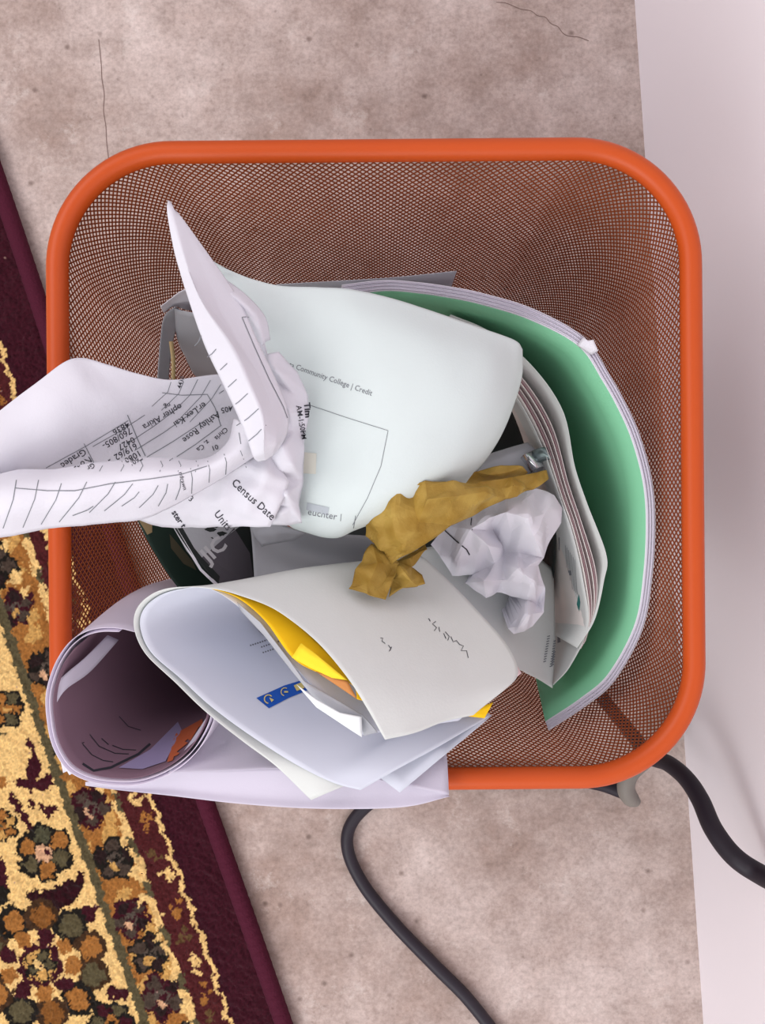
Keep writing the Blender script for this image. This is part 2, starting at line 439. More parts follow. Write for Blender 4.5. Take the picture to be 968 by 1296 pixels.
    b.inputs['Sheen Weight'].default_value = .1
    o = bpy.data.objects.new('pile', me); C.objects.link(o); me.materials.append(m); child(o, rug); o['kind'] = 'stuff'
    # backing slab
    y0, y1 = 60, 1480
    pts = [W(edge_x(y) - 14, y, .006)[:2] for y in np.linspace(y0, y1, 30)] + [W(edge_x(y) - 552, y, .006)[:2] for y in np.linspace(y1, y0, 30)]
    bk = box('backing', pts[::-1], .0005, .0068, mat('rug_backing', (60, 30, 34), .9, .1)); child(bk, rug)
    # serged edge binding: a fat yarn-wrapped cord
    path = [W(edge_x(y) - 11, y, .0075) for y in np.linspace(y0, y1, 40)]
    V, Fb = tube_geo(path, .0068, 16, 420)
    V = [(p[0], p[1], max(.0006, p[2] * 1.0 + .0005 * math.sin(i // 16 * 1.9))) for i, p in enumerate(V)]
    bo = link_mesh('binding', V, Fb, mat('rug_binding', (74, 24, 42), .9, .15, bump=.8, bscale=500)); child(bo, rug)
    bo['label'] = 'plain maroon stitched edge'
build_rug()

# ------------------------------------------------------------------ mesh waste bin
BC = Vector(W(475.5, 588.5, .30)); BC.z = 0
ROT = math.radians(.5)
HT = .298
def rr_point(s, hx, hy, r):                # rounded rectangle, s in [0,1)
    s = s % 1; q = int(s * 4); f = s * 4 - q; arc = .36
    sx, sy = [(1, 1), (-1, 1), (-1, -1), (1, -1)][q]
    # each quarter: half side, corner arc, half side (angle q*90 .. +90)
    a0 = q * math.pi / 2; L1 = (hy if q % 2 == 0 else hx) - r; L2 = (hx if q % 2 == 0 else hy) - r
    cx, cy = sx * (hx - r), sy * (hy - r)
    st = (1 - arc) / 2
    if f < st:
        t = f / st; d = (L1) * (1 - t)
        return (sx * hx, sy * (hy - r) - sy * d) if q % 2 == 0 else (sx * (hx - r) - sx * d, sy * hy)
    if f > 1 - st:
        t = (f - (1 - st)) / st; d = L2 * t
        return (cx - sx * d, sy * hy) if q % 2 == 0 else (sx * hx, cy - sy * d)
    a = a0 + (f - st) / arc * math.pi / 2
    return (cx + r * math.cos(a), cy + r * math.sin(a))
def bin_pt(s, t, inset=0.0):
    k = t ** .9
    hx = .106 + (.1445 - .106) * k - inset; hy = .103 + (.1432 - .103) * k - inset; r = .040 + (.0505 - .040) * k
    x, y = rr_point(s, hx, hy, r); z = .006 + (HT - .006) * t
    return np.array((BC.x + x * math.cos(ROT) - y * math.sin(ROT), BC.y + x * math.sin(ROT) + y * math.cos(ROT), z))
wb = empty('waste_bin', (BC.x, BC.y, 0))
tag(wb, 'orange wire mesh waste bin full of paper, standing on concrete beside the wall', 'waste bin')
def ring(name, s_fn, rad, m, n=14, steps=240):
    P = np.array([s_fn(k / steps) for k in range(steps)]); T = np.roll(P, -1, 0) - np.roll(P, 1, 0); T /= np.linalg.norm(T, axis=1)[:, None]
    V = []; Fc = []
    for k in range(steps):
        a = np.cross(T[k], (0, 0, 1)); a /= np.linalg.norm(a)
        for i in range(n):
            th = 2 * math.pi * i / n; V.append(P[k] + rad * (a * math.cos(th) + np.array((0, 0, 1)) * math.sin(th)))
    for k in range(steps):
        k2 = (k + 1) % steps
        for i in range(n): j = (i + 1) % n; Fc.append((k * n + i, k * n + j, k2 * n + j, k2 * n + i))
    return child(link_mesh(name, V, Fc, m), wb)
def rim_pt(s):
    x, y = rr_point(s, .1469, .1458, .0535)
    return np.array((BC.x + x * math.cos(ROT) - y * math.sin(ROT), BC.y + x * math.sin(ROT) + y * math.cos(ROT), .300))
rim = ring('rim', rim_pt, .0051, M_orange); rim['label'] = 'rolled orange tube rim'
def base_pt(s):
    p = bin_pt(s, 0); p[2] = .0045; return p
ring('base_ring', base_pt, .004, M_orange)
n = 120; V = [bin_pt(k / n, 0) for k in range(n)] + [bin_pt(k / n, 0) + np.array((0, 0, -.0012)) for k in range(n)]
child(link_mesh('base', V, [tuple(range(n)), tuple(range(n, 2 * n))[::-1]] + [(k, n + k, n + (k + 1) % n, (k + 1) % n) for k in range(n)], M_orange, smooth=False), wb)
def build_mesh():
    Ns = 332; seg_ = 46; adv = 66.0 / Ns; hw = .00029; ht = .00024
    T = np.linspace(0, 1, seg_ + 1); V = []; Fc = []
    S = np.array([[bin_pt(s, t) for s in np.linspace(0, 1, 1201)] for t in T])       # table
    def look(s, ti):
        x = (s % 1) * 1200; i = int(x); f = x - i; return S[ti, i] * (1 - f) + S[ti, min(i + 1, 1200)] * f
    for sgn in (1, -1):
        for k in range(Ns):
            P = np.array([look(k / Ns + sgn * adv * t, ti) for ti, t in enumerate(T)])
            D = np.gradient(P, axis=0); D /= np.linalg.norm(D, axis=1)[:, None]
            cxy = P[:, :2] - np.array([BC.x, BC.y])
            # outward normal approx from surface
            e = np.array([look(k / Ns + sgn * adv * t + .002, ti) - look(k / Ns + sgn * adv * t - .002, ti) for ti, t in enumerate(T)])
            nn = np.cross(e, (0, 0, 1)); nn /= np.linalg.norm(nn, axis=1)[:, None]
            side = np.cross(nn, D); o = len(V)
            off = nn * (sgn * .0001)
            for i in range(seg_ + 1):
                for a, b in ((-1, -1), (1, -1), (1, 1), (-1, 1)): V.append(P[i] + off[i] + side[i] * hw * a + nn[i] * ht * b)
            for i in range(seg_):
                for a in range(4):
                    b = (a + 1) % 4; Fc.append((o + 4 * i + a, o + 4 * i + b, o + 4 * i + 4 + b, o + 4 * i + 4 + a))
    V = np.array(V); Fc = np.array(Fc)
    me = bpy.data.meshes.new('wire_mesh'); me.vertices.add(len(V)); me.vertices.foreach_set('co', V.ravel())
    me.loops.add(Fc.size); me.loops.foreach_set('vertex_index', Fc.ravel().astype(np.int32))
    me.polygons.add(len(Fc)); me.polygons.foreach_set('loop_start', np.arange(0, Fc.size, 4, dtype=np.int32))
    me.update(calc_edges=True); me.materials.append(M_mesh)
    o = bpy.data.objects.new('wire_mesh', me); C.objects.link(o); child(o, wb); o['kind'] = 'stuff'
    o['label'] = 'fine diamond wire mesh side'
build_mesh()

# ------------------------------------------------------------------ cords
def cord(name, path, rad, m, label, cat='cord', steps=160):
    V, Fc = tube_geo([W(*p) for p in path], rad, 16, steps); return tag(link_mesh(name, V, Fc, m), label, cat)
cord('power_cord', [(790, 1004, .006), (755, 992, .006), (700, 984, .006), (610, 982, .006), (530, 982, .006), (480, 1008, .006), (446, 1040, .006), (440, 1075, .006), (460, 1120, .006), (500, 1170, .006), (550, 1222, .006), (595, 1268, .006), (640, 1330, .006), (670, 1400, .006)],
     .0049, M_black, 'thin black cord curving over the floor below the bin')
cord('wall_cord', [(745, 860, .006), (770, 893, .012), (800, 930, .04), (822, 957, .07), (845, 966, .095), (868, 985, .115), (886, 1012, .13), (903, 1050, .145), (930, 1085, .158), (968, 1110, .172), (1020, 1136, .215), (1045, 1180, .30), (1050, 1240, .36)],
     [.005, .0056, .0062, .0064], M_black, 'thick black cord rising in front of the white wall')
cord('grey_plug_tail', [(850, 925, .006), (835, 945, .03), (815, 962, .048), (798, 978, .05), (792, 995, .048), (796, 1008, .045), (806, 1016, .042)], [.0065] * 9 + [.006, .0035],
     M_cordg, 'short grey cord end hanging under the rim beside the thick black cord')
fl_ = C.objects['floor']; P = Print(bvh_of(fl_)); 
for pts_ in ([(125, 50), (128, 80), (129, 100), (132, 120), (131, 140), (134, 160), (135, 180), (138, 205)], [(628, 3), (640, 4), (652, 9), (660, 12), (672, 14), (680, 20), (690, 22), (697, 30), (706, 34), (712, 42), (720, 46), (732, 47), (745, 52)]):
    P.line([tuple(q) for q in cr(np.array(pts_, float), 40)], .8)
P.done('hairline_crack', mat('crack', (124, 104, 98), .8, .1), fl_)
W3 = lambda L: [W(*p) for p in L]

# ------------------------------------------------------------------ green-lined packet standing curved in the bin
def topdown(top, bot, nu=70, nv=16, bulge=None, sharp=False):
    rows = [top] + ([bulge] if bulge else []) + [bot]
    return grid(rows, nu, nv, sharp_u=sharp)
packet = empty('paper_packet', W(700, 600, .02))
tag(packet, 'curved packet of white sheets lined with a pale green sheet, right side of the bin', 'packet')
top_l = [(440, 374, .262), (490, 369, .268), (530, 372, .273), (570, 378, .276), (608, 386, .28), (669, 405, .284), (731, 438, .288)]
top_r = [(731, 438, .288), (762, 482, .285), (784, 522, .282), (800, 560, .28), (813, 610, .277), (817, 660, .274), (814, 725, .27), (803, 790, .265), (770, 852, .259), (735, 883, .255), (690, 913, .25)]
def shift(L, dx, dz=0):
    out = []
    for (x, y, z) in L:
        vx, vy = x - 590, y - 640; d = math.hypot(vx, vy); out.append((x + vx / d * dx, y + vy / d * dx, z + dz))
    return out
bot_l = [(420, 470, .02), (438, 471, .02), (455, 472, .02), (490, 478, .02), (520, 488, .02), (550, 500, .02), (575, 514, .02)]
bot_r = [(575, 514, .02), (597, 540, .02), (612, 570, .02), (622, 600, .02), (625, 620, .02), (626, 645, .02), (628, 672, .02), (632, 690, .025), (637, 705, .03), (642, 718, .035), (650, 732, .045)]
def pack(dx, dz, zb, name, m, tipcut=0):
    tl, tr = shift(top_l, dx * 1.25, dz), shift(top_r, dx, dz); bl, br = shift(bot_l, dx * .8, zb), shift(bot_r, dx * .8, zb)
    return sheet(name, grid([tl[:-1] + [tuple((p + q) / 2 for p, q in zip(tl[-1], tr[0]))] + tr[1:], bl[:-1] + br], 110, 14), m, packet)
o = pack(0, 0, 0, 'green_sheet', M_green); o['label'] = 'pale green sheet lining the packet'
for k in range(7):
    pack(1.6 + 1.75 * k, .0012 + (.0008 if k % 2 else -.0002), 0, 'page', M_lilac if k % 2 else M_white)
# turned white corner of the packet
sheet('page_corner', facets([(730, 437, .2895), (738, 427, .2925), (744, 431, .2935), (751, 430, .294), (757, 444, .293), (748, 449, .2905)], [(744, 438, .2935)], 2, .0002, 3), M_white, packet)

# grey sheets standing behind the big white sheet at the top
def rise(name, top, bot, m, label, cat='paper', nu=40, nv=14, t=.0003):
    o = sheet(name, grid([top, bot], nu, nv), m, None, t); return tag(o, label, cat)
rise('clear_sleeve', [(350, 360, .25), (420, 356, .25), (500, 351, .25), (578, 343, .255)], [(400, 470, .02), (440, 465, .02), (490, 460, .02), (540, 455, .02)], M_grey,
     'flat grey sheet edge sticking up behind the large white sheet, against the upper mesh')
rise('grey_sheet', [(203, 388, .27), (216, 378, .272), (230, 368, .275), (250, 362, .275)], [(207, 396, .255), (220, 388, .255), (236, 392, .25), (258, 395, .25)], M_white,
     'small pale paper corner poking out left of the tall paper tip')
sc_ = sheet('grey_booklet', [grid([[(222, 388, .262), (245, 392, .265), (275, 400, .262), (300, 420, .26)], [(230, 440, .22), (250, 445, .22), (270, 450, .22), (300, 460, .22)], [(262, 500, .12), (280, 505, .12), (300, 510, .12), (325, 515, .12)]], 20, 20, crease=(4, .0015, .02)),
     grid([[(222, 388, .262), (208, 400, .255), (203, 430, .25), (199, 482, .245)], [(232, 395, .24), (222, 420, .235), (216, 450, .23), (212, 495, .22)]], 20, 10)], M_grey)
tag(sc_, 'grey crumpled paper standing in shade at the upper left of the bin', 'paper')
o = rise('tan_strip', [(214, 432, .262), (217, 460, .26), (216, 500, .25)], [(219, 432, .26), (222, 460, .258), (221, 500, .248)], mat('paper_tan', (186, 164, 120), .7, .2),
     'thin tan strip on the shaded grey paper at upper left', nu=10, nv=3)

# ------------------------------------------------------------------ booklet in the middle of the bin
book = empty('booklet', W(700, 640, .02))
tag(book, 'curved grey booklet with many pages standing inside the green packet', 'booklet')
fr = [(560, 425, .255), (610, 452, .262), (652, 500, .266), (684, 560, .268), (710, 633, .268), (725, 677, .268), (738, 736, .266), (744, 792, .262), (722, 842, .256), (700, 867, .25)]
ou = [(570, 398, .258), (620, 420, .264), (672, 462, .27), (712, 520, .272), (727, 590, .272), (743, 638, .272), (767, 702, .272), (764, 735, .27), (752, 785, .266), (730, 820, .26)]
fb = [(530, 500, .06), (560, 520, .06), (590, 550, .06), (610, 590, .06), (622, 625, .06), (626, 650, .06), (628, 680, .06), (628, 700, .06), (622, 715, .06), (610, 730, .06)]
def mixl(a, b, t): return [tuple(p * (1 - t) + q * t for p, q in zip(x, y)) for x, y in zip(a, b)]
# front page is short so its left border shows: the lower end leans inwards
fmid = [(545, 460, .16), (590, 490, .16), (628, 530, .16), (655, 585, .165), (672, 640, .17), (684, 690, .175), (697, 740, .18), (700, 780, .19), (700, 820, .21), (699, 862, .235)]
page0 = sheet('page', grid([fr, fmid], 60, 14), M_news, book)
cols = [mat('page_edge_a', (196, 186, 184), .8, .2), mat('page_edge_b', (148, 120, 124), .8, .2), mat('page_edge_c', (214, 208, 204), .8, .2), mat('page_edge_d', (110, 96, 96), .8, .2)]
for k in range(7):
    t = .10 + .42 * (k / 6); top = mixl(fr, ou, t)
    top = [(x, y, z) for i, (x, y, z) in enumerate(top)][:8] + [mixl([fr[8]], [(748, 800, .262)], .45 + .5 * t)[0]]
    sheet('page', grid([top, shift(fb[:9], 3 + 2.2 * k)], 50, 8), cols[(k * 3 + 2) % 4], book)
M_cover = mat('cover_dark_green', (70, 96, 88), .6, .3)
sheet('cover', grid([ou, shift(fb, 24)], 60, 10), M_news, book)
sheet('cover_lining', grid([shift(ou, -2, -.004), shift(fb, 22)], 60, 10), M_cover, book)
b0 = bvh_of(page0); P = Print(b0)
M_teal = mat('ink_teal', (30, 122, 116), .5, .2)
P.poly([(733, 752), (735, 762), (733, 780), (724, 806), (721, 806), (720, 796), (728, 776)]); P.done('teal_block', M_teal, book)
P = Print(b0); P.line([(708, 680), (709, 720), (708, 765)], 1.4); P.poly([(720, 722), (723, 722), (724, 728), (721, 728)]); P.poly([(706, 806), (709, 805), (710, 813), (706, 814)]); P.poly([(714, 800), (717, 800), (717, 806), (714, 806)])
for q in range(7): P.line([(716 + q * 2, 690 + q * 3), (719 + q * 2, 740 + q * 2)], .5)
P.done('printed_text', M_inkg, book)

# added dark sheets standing in for the shade between booklet and big sheet
rise('shade_sheet_upright', [(560, 440, .235), (610, 470, .235), (650, 520, .235), (680, 580, .235), (700, 640, .235), (703, 700, .225), (697, 760, .21)],
     [(520, 560, .05), (555, 575, .05), (580, 590, .05), (600, 610, .05), (610, 640, .05), (610, 680, .05), (605, 710, .05)], M_dark, 'added dark sheet for the deep shade between the booklet and the crumpled ball', 'shade sheet')
o = sheet('shade_sheet_deep', grid([[(470, 430, .10), (560, 440, .10), (640, 500, .105)], [(440, 560, .10), (540, 560, .11), (650, 600, .11)], [(420, 720, .12), (540, 720, .12), (640, 720, .12)]], 20, 20), M_dark)  # added black sheet, darkens the hollow above the bright base
tag(o, 'added black sheet that darkens the deep hollow behind the silver clip', 'shade sheet')
# rolled grey paper, clip
o = sheet('rolled_paper', grid([[(575, 600, .235), (612, 578, .245), (640, 568, .25), (668, 560, .252)], [(585, 606, .243), (620, 588, .254), (650, 576, .258), (678, 570, .258)], [(600, 618, .24), (635, 606, .25), (662, 595, .254), (688, 590, .25)], [(610, 626, .22), (640, 615, .225), (668, 606, .23), (690, 600, .23)]], 24, 24), M_grey)
tag(o, 'small grey curled paper next to the silver clip', 'paper')
clip = empty('metal_clip', W(672, 585, .27)); tag(clip, 'small shiny silver clip above the tip of the mustard tissue', 'clip')
def strip(prof, a, b, name, m):            # prof: list of (offset along dir px, z)
    dx, dy = a; V = []; Fc = []
    return sheet(name, grid([[(x, y, z) for x, y, z in prof], [(x + dx, y + dy, z) for x, y, z in prof]], 30, 3), m, clip, .0006)
strip([(659, 579, .262), (661, 577, .268), (665, 574, .2705), (670, 572, .269), (674, 571, .264)], (14, 19), None, 'bent_plate', M_chrome)
strip([(670, 572, .264), (679, 568, .267), (688, 566, .268), (698, 566, .264)], (11, 15), None, 'clip_arm', mat('metal_dull', (120, 134, 134), .35, .4, metal=.8))

# ------------------------------------------------------------------ lower white sheet under the crumpled ball
def over(px, py, z): return (px, py, z)
o = sheet('loose_sheet', grid([[(505, 700, .262), (560, 690, .25), (620, 690, .235), (670, 700, .225), (700, 720, .215)],
                               [(540, 735, .262), (590, 745, .252), (640, 755, .24), (680, 765, .23), (702, 775, .225)],
                               [(600, 796, .262), (635, 805, .256), (660, 812, .248), (685, 820, .24), (702, 826, .236)],
                               [(655, 846, .262), (668, 853, .258), (680, 859, .254), (690, 865, .25), (699, 871, .248)]], 30, 30), M_news)
tag(o, 'pale grey-white sheet lying under the crumpled white ball', 'paper')
P = Print(bvh_of(o))
P.text('cost reduction', 692, 842, 8, -72, .01); P.text('proposal text', 699, 846, 8, -75, .01)
P.V = []; P.F = []
for q, (x0, ya, yb) in enumerate([(689, 838, 800), (697, 844, 806), (699, 842, 820)]):
    for j in range(int((ya - yb) / 3.2)):
        yy = ya - j * 3.2; P.line([(x0 + j * .5 - 2, yy), (x0 + j * .5 + 1.5, yy - 1.2)], 1.3)
P.done('printed_text', M_inkg, o)

# crumpled ball
ball_out = [(545, 689, .27), (565, 665, .275), (595, 652, .28), (638, 629, .28), (679, 618, .275), (702, 627, .272), (711, 643, .268), (709, 661, .266), (693, 693, .268), (688, 706, .27), (681, 715, .272), (690, 743, .268), (688, 775, .266),
            (675, 793, .264), (650, 803, .266), (643, 795, .266), (656, 779, .268), (668, 759, .266), (647, 755, .262), (629, 750, .264), (615, 756, .266), (588, 738, .262), (600, 727, .268), (572, 729, .262), (556, 702, .268)]
ball_in = [(625, 672, .268), (668, 656, .292), (638, 697, .264), (602, 702, .278), (656, 720, .284), (636, 716, .27), (595, 670, .29), (668, 716, .28), (625, 713, .272), (640, 648, .296), (690, 650, .284), (675, 680, .290), (645, 676, .278),
           (618, 690, .286), (612, 735, .284), (640, 735, .276), (676, 740, .284), (680, 765, .262), (668, 778, .280), (657, 793, .276), (585, 690, .282), (575, 708, .276), (655, 700, .272), (620, 655, .288), (660, 636, .286)]
V, Fc = facets(ball_out, ball_in, 6, .0014, 11, drop=.045, soft=1)
ball = tag(link_mesh('crumpled_paper_ball', V, Fc, M_white, smooth=True), 'tightly crumpled white paper ball below the mustard tissue', 'crumpled paper')
sharpen(ball, 16); P = Print(bvh_of(ball)); P.line([(563, 671), (575, 682), (590, 695), (594, 702)], 1.6); P.line([(597, 656), (596, 664), (597, 671)], 1.3); P.done('printed_line', M_ink, ball)

# ------------------------------------------------------------------ mustard tissue
t_up = facets([(462, 679, .318), (463, 661, .322), (479, 638, .328), (504, 613, .334), (538, 609, .334), (570, 611, .328), (602, 611, .318), (647, 604, .302), (693, 595, .282), (694, 606, .28), (675, 620, .288), (638, 631, .304), (602, 652, .314), (570, 665, .322), (538, 688, .326), (495, 715, .32), (484, 695, .318)],
              [(500, 650, .336), (540, 632, .341), (575, 628, .336), (530, 660, .332), (610, 622, .325), (650, 613, .308), (490, 680, .328), (515, 690, .331), (560, 648, .329), (635, 618, .305), (520, 622, .331)], 6, .0016, 5, soft=1)
t_bk = facets([(565, 611, .305), (575, 604, .306), (602, 597, .306), (634, 589, .3), (661, 590, .293), (668, 598, .288), (650, 610, .288), (610, 618, .295)], [(620, 601, .308), (645, 597, .3)], 5, .0012, 6, soft=1)
t_lo = facets([(470, 688, .315), (460, 703, .318), (451, 722, .324), (441, 745, .326), (465, 752, .33), (488, 759, .328), (497, 735, .322), (504, 714, .316), (490, 694, .312)],
              [(478, 712, .327), (468, 735, .332), (490, 730, .32), (480, 745, .326)], 6, .0015, 8, soft=1)
t_lr = facets([(500, 712, .312), (538, 688, .308), (541, 694, .31), (520, 718, .312), (534, 728, .314), (538, 739, .318), (528, 742, .318), (510, 744, .318), (492, 756, .319), (496, 735, .316)],
              [(512, 724, .322), (520, 735, .323), (518, 706, .316), (505, 740, .316)], 6, .0014, 9, soft=1)
ti = sheet('crumpled_tissue', [t_up, t_bk, t_lo, t_lr], M_tissue, None, .0004)
sharpen(ti, 16); tag(ti, 'crumpled mustard-yellow tissue lying across the middle of the bin', 'tissue')

# ------------------------------------------------------------------ big white sheet
big_rows = [
 [(212, 255, .352), (232, 297, .350), (262, 325, .347), (300, 346, .343), (350, 361, .336), (400, 364, .332), (445, 367, .330), (500, 379, .328), (560, 398, .325), (615, 417, .32), (652, 431, .312), (661, 442, .306)],
 [(220, 300, .350), (250, 345, .346), (285, 375, .342), (330, 395, .337), (375, 405, .332), (420, 408, .334), (465, 412, .337), (520, 425, .337), (570, 440, .334), (620, 455, .327), (648, 466, .314), (660, 476, .303)],
 [(235, 360, .346), (270, 400, .340), (310, 425, .336), (350, 445, .330), (385, 455, .330), (430, 465, .336), (480, 475, .341), (530, 485, .341), (575, 495, .338), (615, 502, .330), (640, 508, .317), (650, 512, .303)],
 [(260, 430, .338), (290, 460, .334), (325, 480, .330), (360, 500, .327), (390, 510, .331), (430, 520, .337), (475, 530, .342), (520, 537, .342), (560, 543, .338), (597, 548, .330), (622, 552, .316), (632, 555, .302)],
 [(290, 490, .332), (315, 520, .328), (340, 545, .326), (365, 560, .326), (390, 570, .331), (425, 580, .336), (465, 588, .340), (505, 592, .340), (540, 595, .336), (570, 597, .328), (592, 597, .314), (602, 598, .302)],
 [(310, 560, .326), (325, 590, .324), (345, 605, .324), (365, 620, .325), (388, 625, .329), (415, 632, .332), (445, 635, .335), (478, 636, .335), (510, 636, .331), (538, 634, .322), (558, 630, .312), (575, 622, .302)],
 [(330, 620, .316), (340, 640, .316), (355, 652, .317), (370, 664, .318), (388, 670, .320), (410, 677, .321), (430, 678, .321), (450, 670, .320), (475, 662, .318), (500, 655, .312), (525, 648, .306), (550, 640, .3)],
 [(340, 630, .30), (348, 640, .30), (360, 652, .30), (375, 660, .30), (392, 668, .30), (410, 672, .30), (430, 672, .30), (450, 666, .30), (475, 658, .30), (500, 650, .296), (525, 643, .29), (545, 636, .286)]]
big = sheet('large_sheet', grid(big_rows, 110, 90, crease=(21, .00035, .03)), M_cool)
tag(big, 'large white sheet with a tall pointed tip, draped across the centre of the bin', 'paper')
bb = bvh_of(big); P = Print(bb)
P.text('aCosta Community College | Credit', 348, 458, 10, 19.5, .0, 0, .88); P.done('printed_heading', M_inkg, big)
P = Print(bb); P.line([(390, 512), (440, 529), (491, 545), (482, 590), (465, 630), (446, 664)], .7); P.line([(450, 652), (447, 668)], .9); P.line([(432, 650), (431, 659)], .8)
P.text('euchter', 389, 651, 12, 10); P.done('printed_text', M_inkg, big)
P = Print(bb); P.poly([(389, 636), (417, 642), (415, 652), (388, 645)]); P.done('grey_field', M_inkl, big)
P = Print(bb); P.poly([(383, 572), (401, 574), (400, 600), (383, 599)]); P.done('cream_square', mat('ink_cream', (216, 216, 204), .8, .1), big)

# ------------------------------------------------------------------ crumpled roster sheet (left wing, rolled strip, upright strip, knot, lower flap)
wing = grid([[(-90, 596, .372), (0, 520, .370), (48, 483, .368), (82, 458, .366), (105, 453, .362), (135, 461, .357), (175, 473, .350), (215, 480, .343), (275, 474, .336), (300, 478, .333)],
             [(-90, 640, .365), (0, 560, .366), (60, 525, .364), (100, 500, .361), (130, 500, .356), (160, 508, .350), (195, 505, .344), (235, 505, .337), (285, 505, .332), (308, 508, .330)],
             [(-90, 660, .360), (0, 600, .358), (70, 575, .354), (110, 555, .350), (150, 545, .346), (185, 545, .340), (215, 540, .335), (250, 540, .331), (290, 535, .328), (312, 535, .327)],
             [(-90, 676, .350), (0, 650, .346), (70, 635, .342), (110, 625, .338), (150, 615, .334), (185, 610, .331), (215, 605, .328), (250, 595, .326), (290, 580, .325), (315, 570, .324)]], 80, 40, crease=(31, .0006, .022))
strip_ = grid([[(-90, 645, .352), (0, 606, .356), (60, 596, .357), (110, 592, .357), (170, 586, .356), (220, 584, .354), (262, 579, .352), (288, 560, .352), (296, 530, .352)],
               [(-90, 640, .364), (0, 603, .368), (60, 593, .369), (110, 589, .369), (170, 583, .367), (222, 581, .364), (265, 577, .362), (292, 556, .361), (302, 532, .361)],
               [(-90, 655, .371), (0, 622, .375), (60, 611, .376), (110, 606, .375), (170, 600, .373), (225, 595, .370), (268, 586, .367), (300, 568, .366), (318, 548, .366)],
               [(-90, 675, .368), (0, 650, .374), (60, 640, .374), (110, 635, .373), (170, 628, .370), (230, 616, .366), (275, 598, .364), (312, 578, .362), (340, 560, .360)],
               [(-90, 692, .360), (0, 680, .363), (60, 671, .363), (110, 663, .362), (170, 658, .358), (215, 642, .356), (260, 617, .354), (305, 590, .352), (350, 562, .350)]], 90, 30, crease=(33, .0007, .02))
upr = grid([[(212, 255, .354), (213, 257, .354), (214, 259, .354), (216, 262, .354)],
            [(222, 330, .358), (236, 334, .361), (258, 344, .356), (285, 352, .350)],
            [(240, 383, .362), (258, 386, .366), (278, 387, .358), (306, 385, .352)],
            [(262, 440, .366), (292, 436, .373), (304, 433, .363), (325, 428, .356)],
            [(284, 490, .370), (314, 483, .377), (328, 478, .366), (345, 472, .358)],
            [(303, 536, .371), (332, 528, .378), (345, 522, .368), (362, 516, .358)],
            [(318, 576, .368), (334, 570, .375), (350, 560, .371), (364, 545, .356)],
            [(326, 585, .360), (336, 584, .362), (346, 578, .360), (356, 566, .352)]], 31, 70, sharp_u=True, crease=(35, .0007, .018))
curl = grid([[(280, 350, .345), (310, 372, .345), (335, 400, .345), (342, 430, .344)], [(290, 372, .352), (308, 385, .353), (325, 405, .353), (334, 435, .350)], [(300, 385, .346), (308, 400, .346), (318, 425, .346), (326, 452, .344)]], 20, 14)
knot = facets([(305, 430, .345), (330, 412, .346), (338, 448, .352), (352, 446, .348), (376, 470, .345), (389, 500, .342), (392, 520, .340), (384, 560, .340), (384, 610, .336), (378, 640, .334), (382, 662, .33), (366, 665, .328), (344, 664, .330), (342, 640, .334), (330, 575, .345), (345, 560, .350), (355, 530, .352), (335, 470, .352)],
              [(350, 470, .357), (366, 480, .353), (372, 500, .349), (365, 520, .357), (372, 545, .346), (358, 565, .354), (372, 590, .351), (350, 600, .343), (362, 625, .349), (355, 650, .340), (368, 640, .339), (378, 520, .349), (343, 580, .350)], 5, .0011, 13, soft=1)
flap = facets([(170, 656, .338), (215, 640, .348), (260, 614, .350), (305, 586, .350), (335, 568, .350), (350, 585, .348), (366, 610, .346), (360, 630, .345), (350, 650, .342), (342, 667, .338), (300, 666, .338), (250, 668, .335), (205, 667, .334)],
              [(290, 630, .349), (330, 620, .352), (250, 645, .345), (310, 650, .344), (335, 600, .354)], 5, .0008, 17, soft=1)
ros = sheet('crumpled_sheet', [wing, strip_, upr, curl, knot, flap], M_white)
tag(ros, 'twisted printed sheet sticking out over the left rim, with ruled lines and names', 'crumpled paper')
rb = bvh_of(ros)
P = Print(rb)
for a, b in [((230, 368), (226, 380)), ((243, 402), (236, 416)), ((255, 425), (246, 438)), ((274, 442), (262, 452)), ((288, 460), (270, 474)), ((300, 480), (277, 498)), ((314, 498), (290, 517)), ((328, 517), (300, 539)), ((336, 538), (315, 558))]:
    P.line([a, ((a[0] + b[0]) / 2 + .6, (a[1] + b[1]) / 2 + 1), b], 1.0)
P.line([(306, 402), (322, 440), (340, 480), (358, 515), (363, 529)], .9); P.line([(306, 402), (316, 401)], .8)
# strip rulings
ruls = [(21, 608, 4, 668), (49, 608, 29, 667), (78, 612, 52, 663), (110, 610, 75, 660), (118, 640, 92, 652), (146, 610, 113, 648), (168, 612, 132, 646), (176, 622, 154, 640), (200, 614, 176, 642), (212, 612, 200, 640), (228, 606, 222, 632), (241, 593, 242, 624), (263, 584, 264, 610), (284, 575, 285, 600)]
for x0, y0, x1, y1 in ruls: P.line([(x0, y0), (x0 * .65 + x1 * .35 + 2, y0 * .6 + y1 * .4), (x1, y1)], 1.0)
P.line([(20, 618), (60, 621), (95, 621), (140, 612), (190, 606), (230, 600), (262, 590)], 1.0)
for x0 in (127, 154, 178, 203, 226, 248): P.line([(x0, 584), (x0 + 3, 590), (x0 - 1, 597)], .9)
P.line([(303, 548), (305, 562)], .8); P.line([(304, 570), (312, 592)], .8)
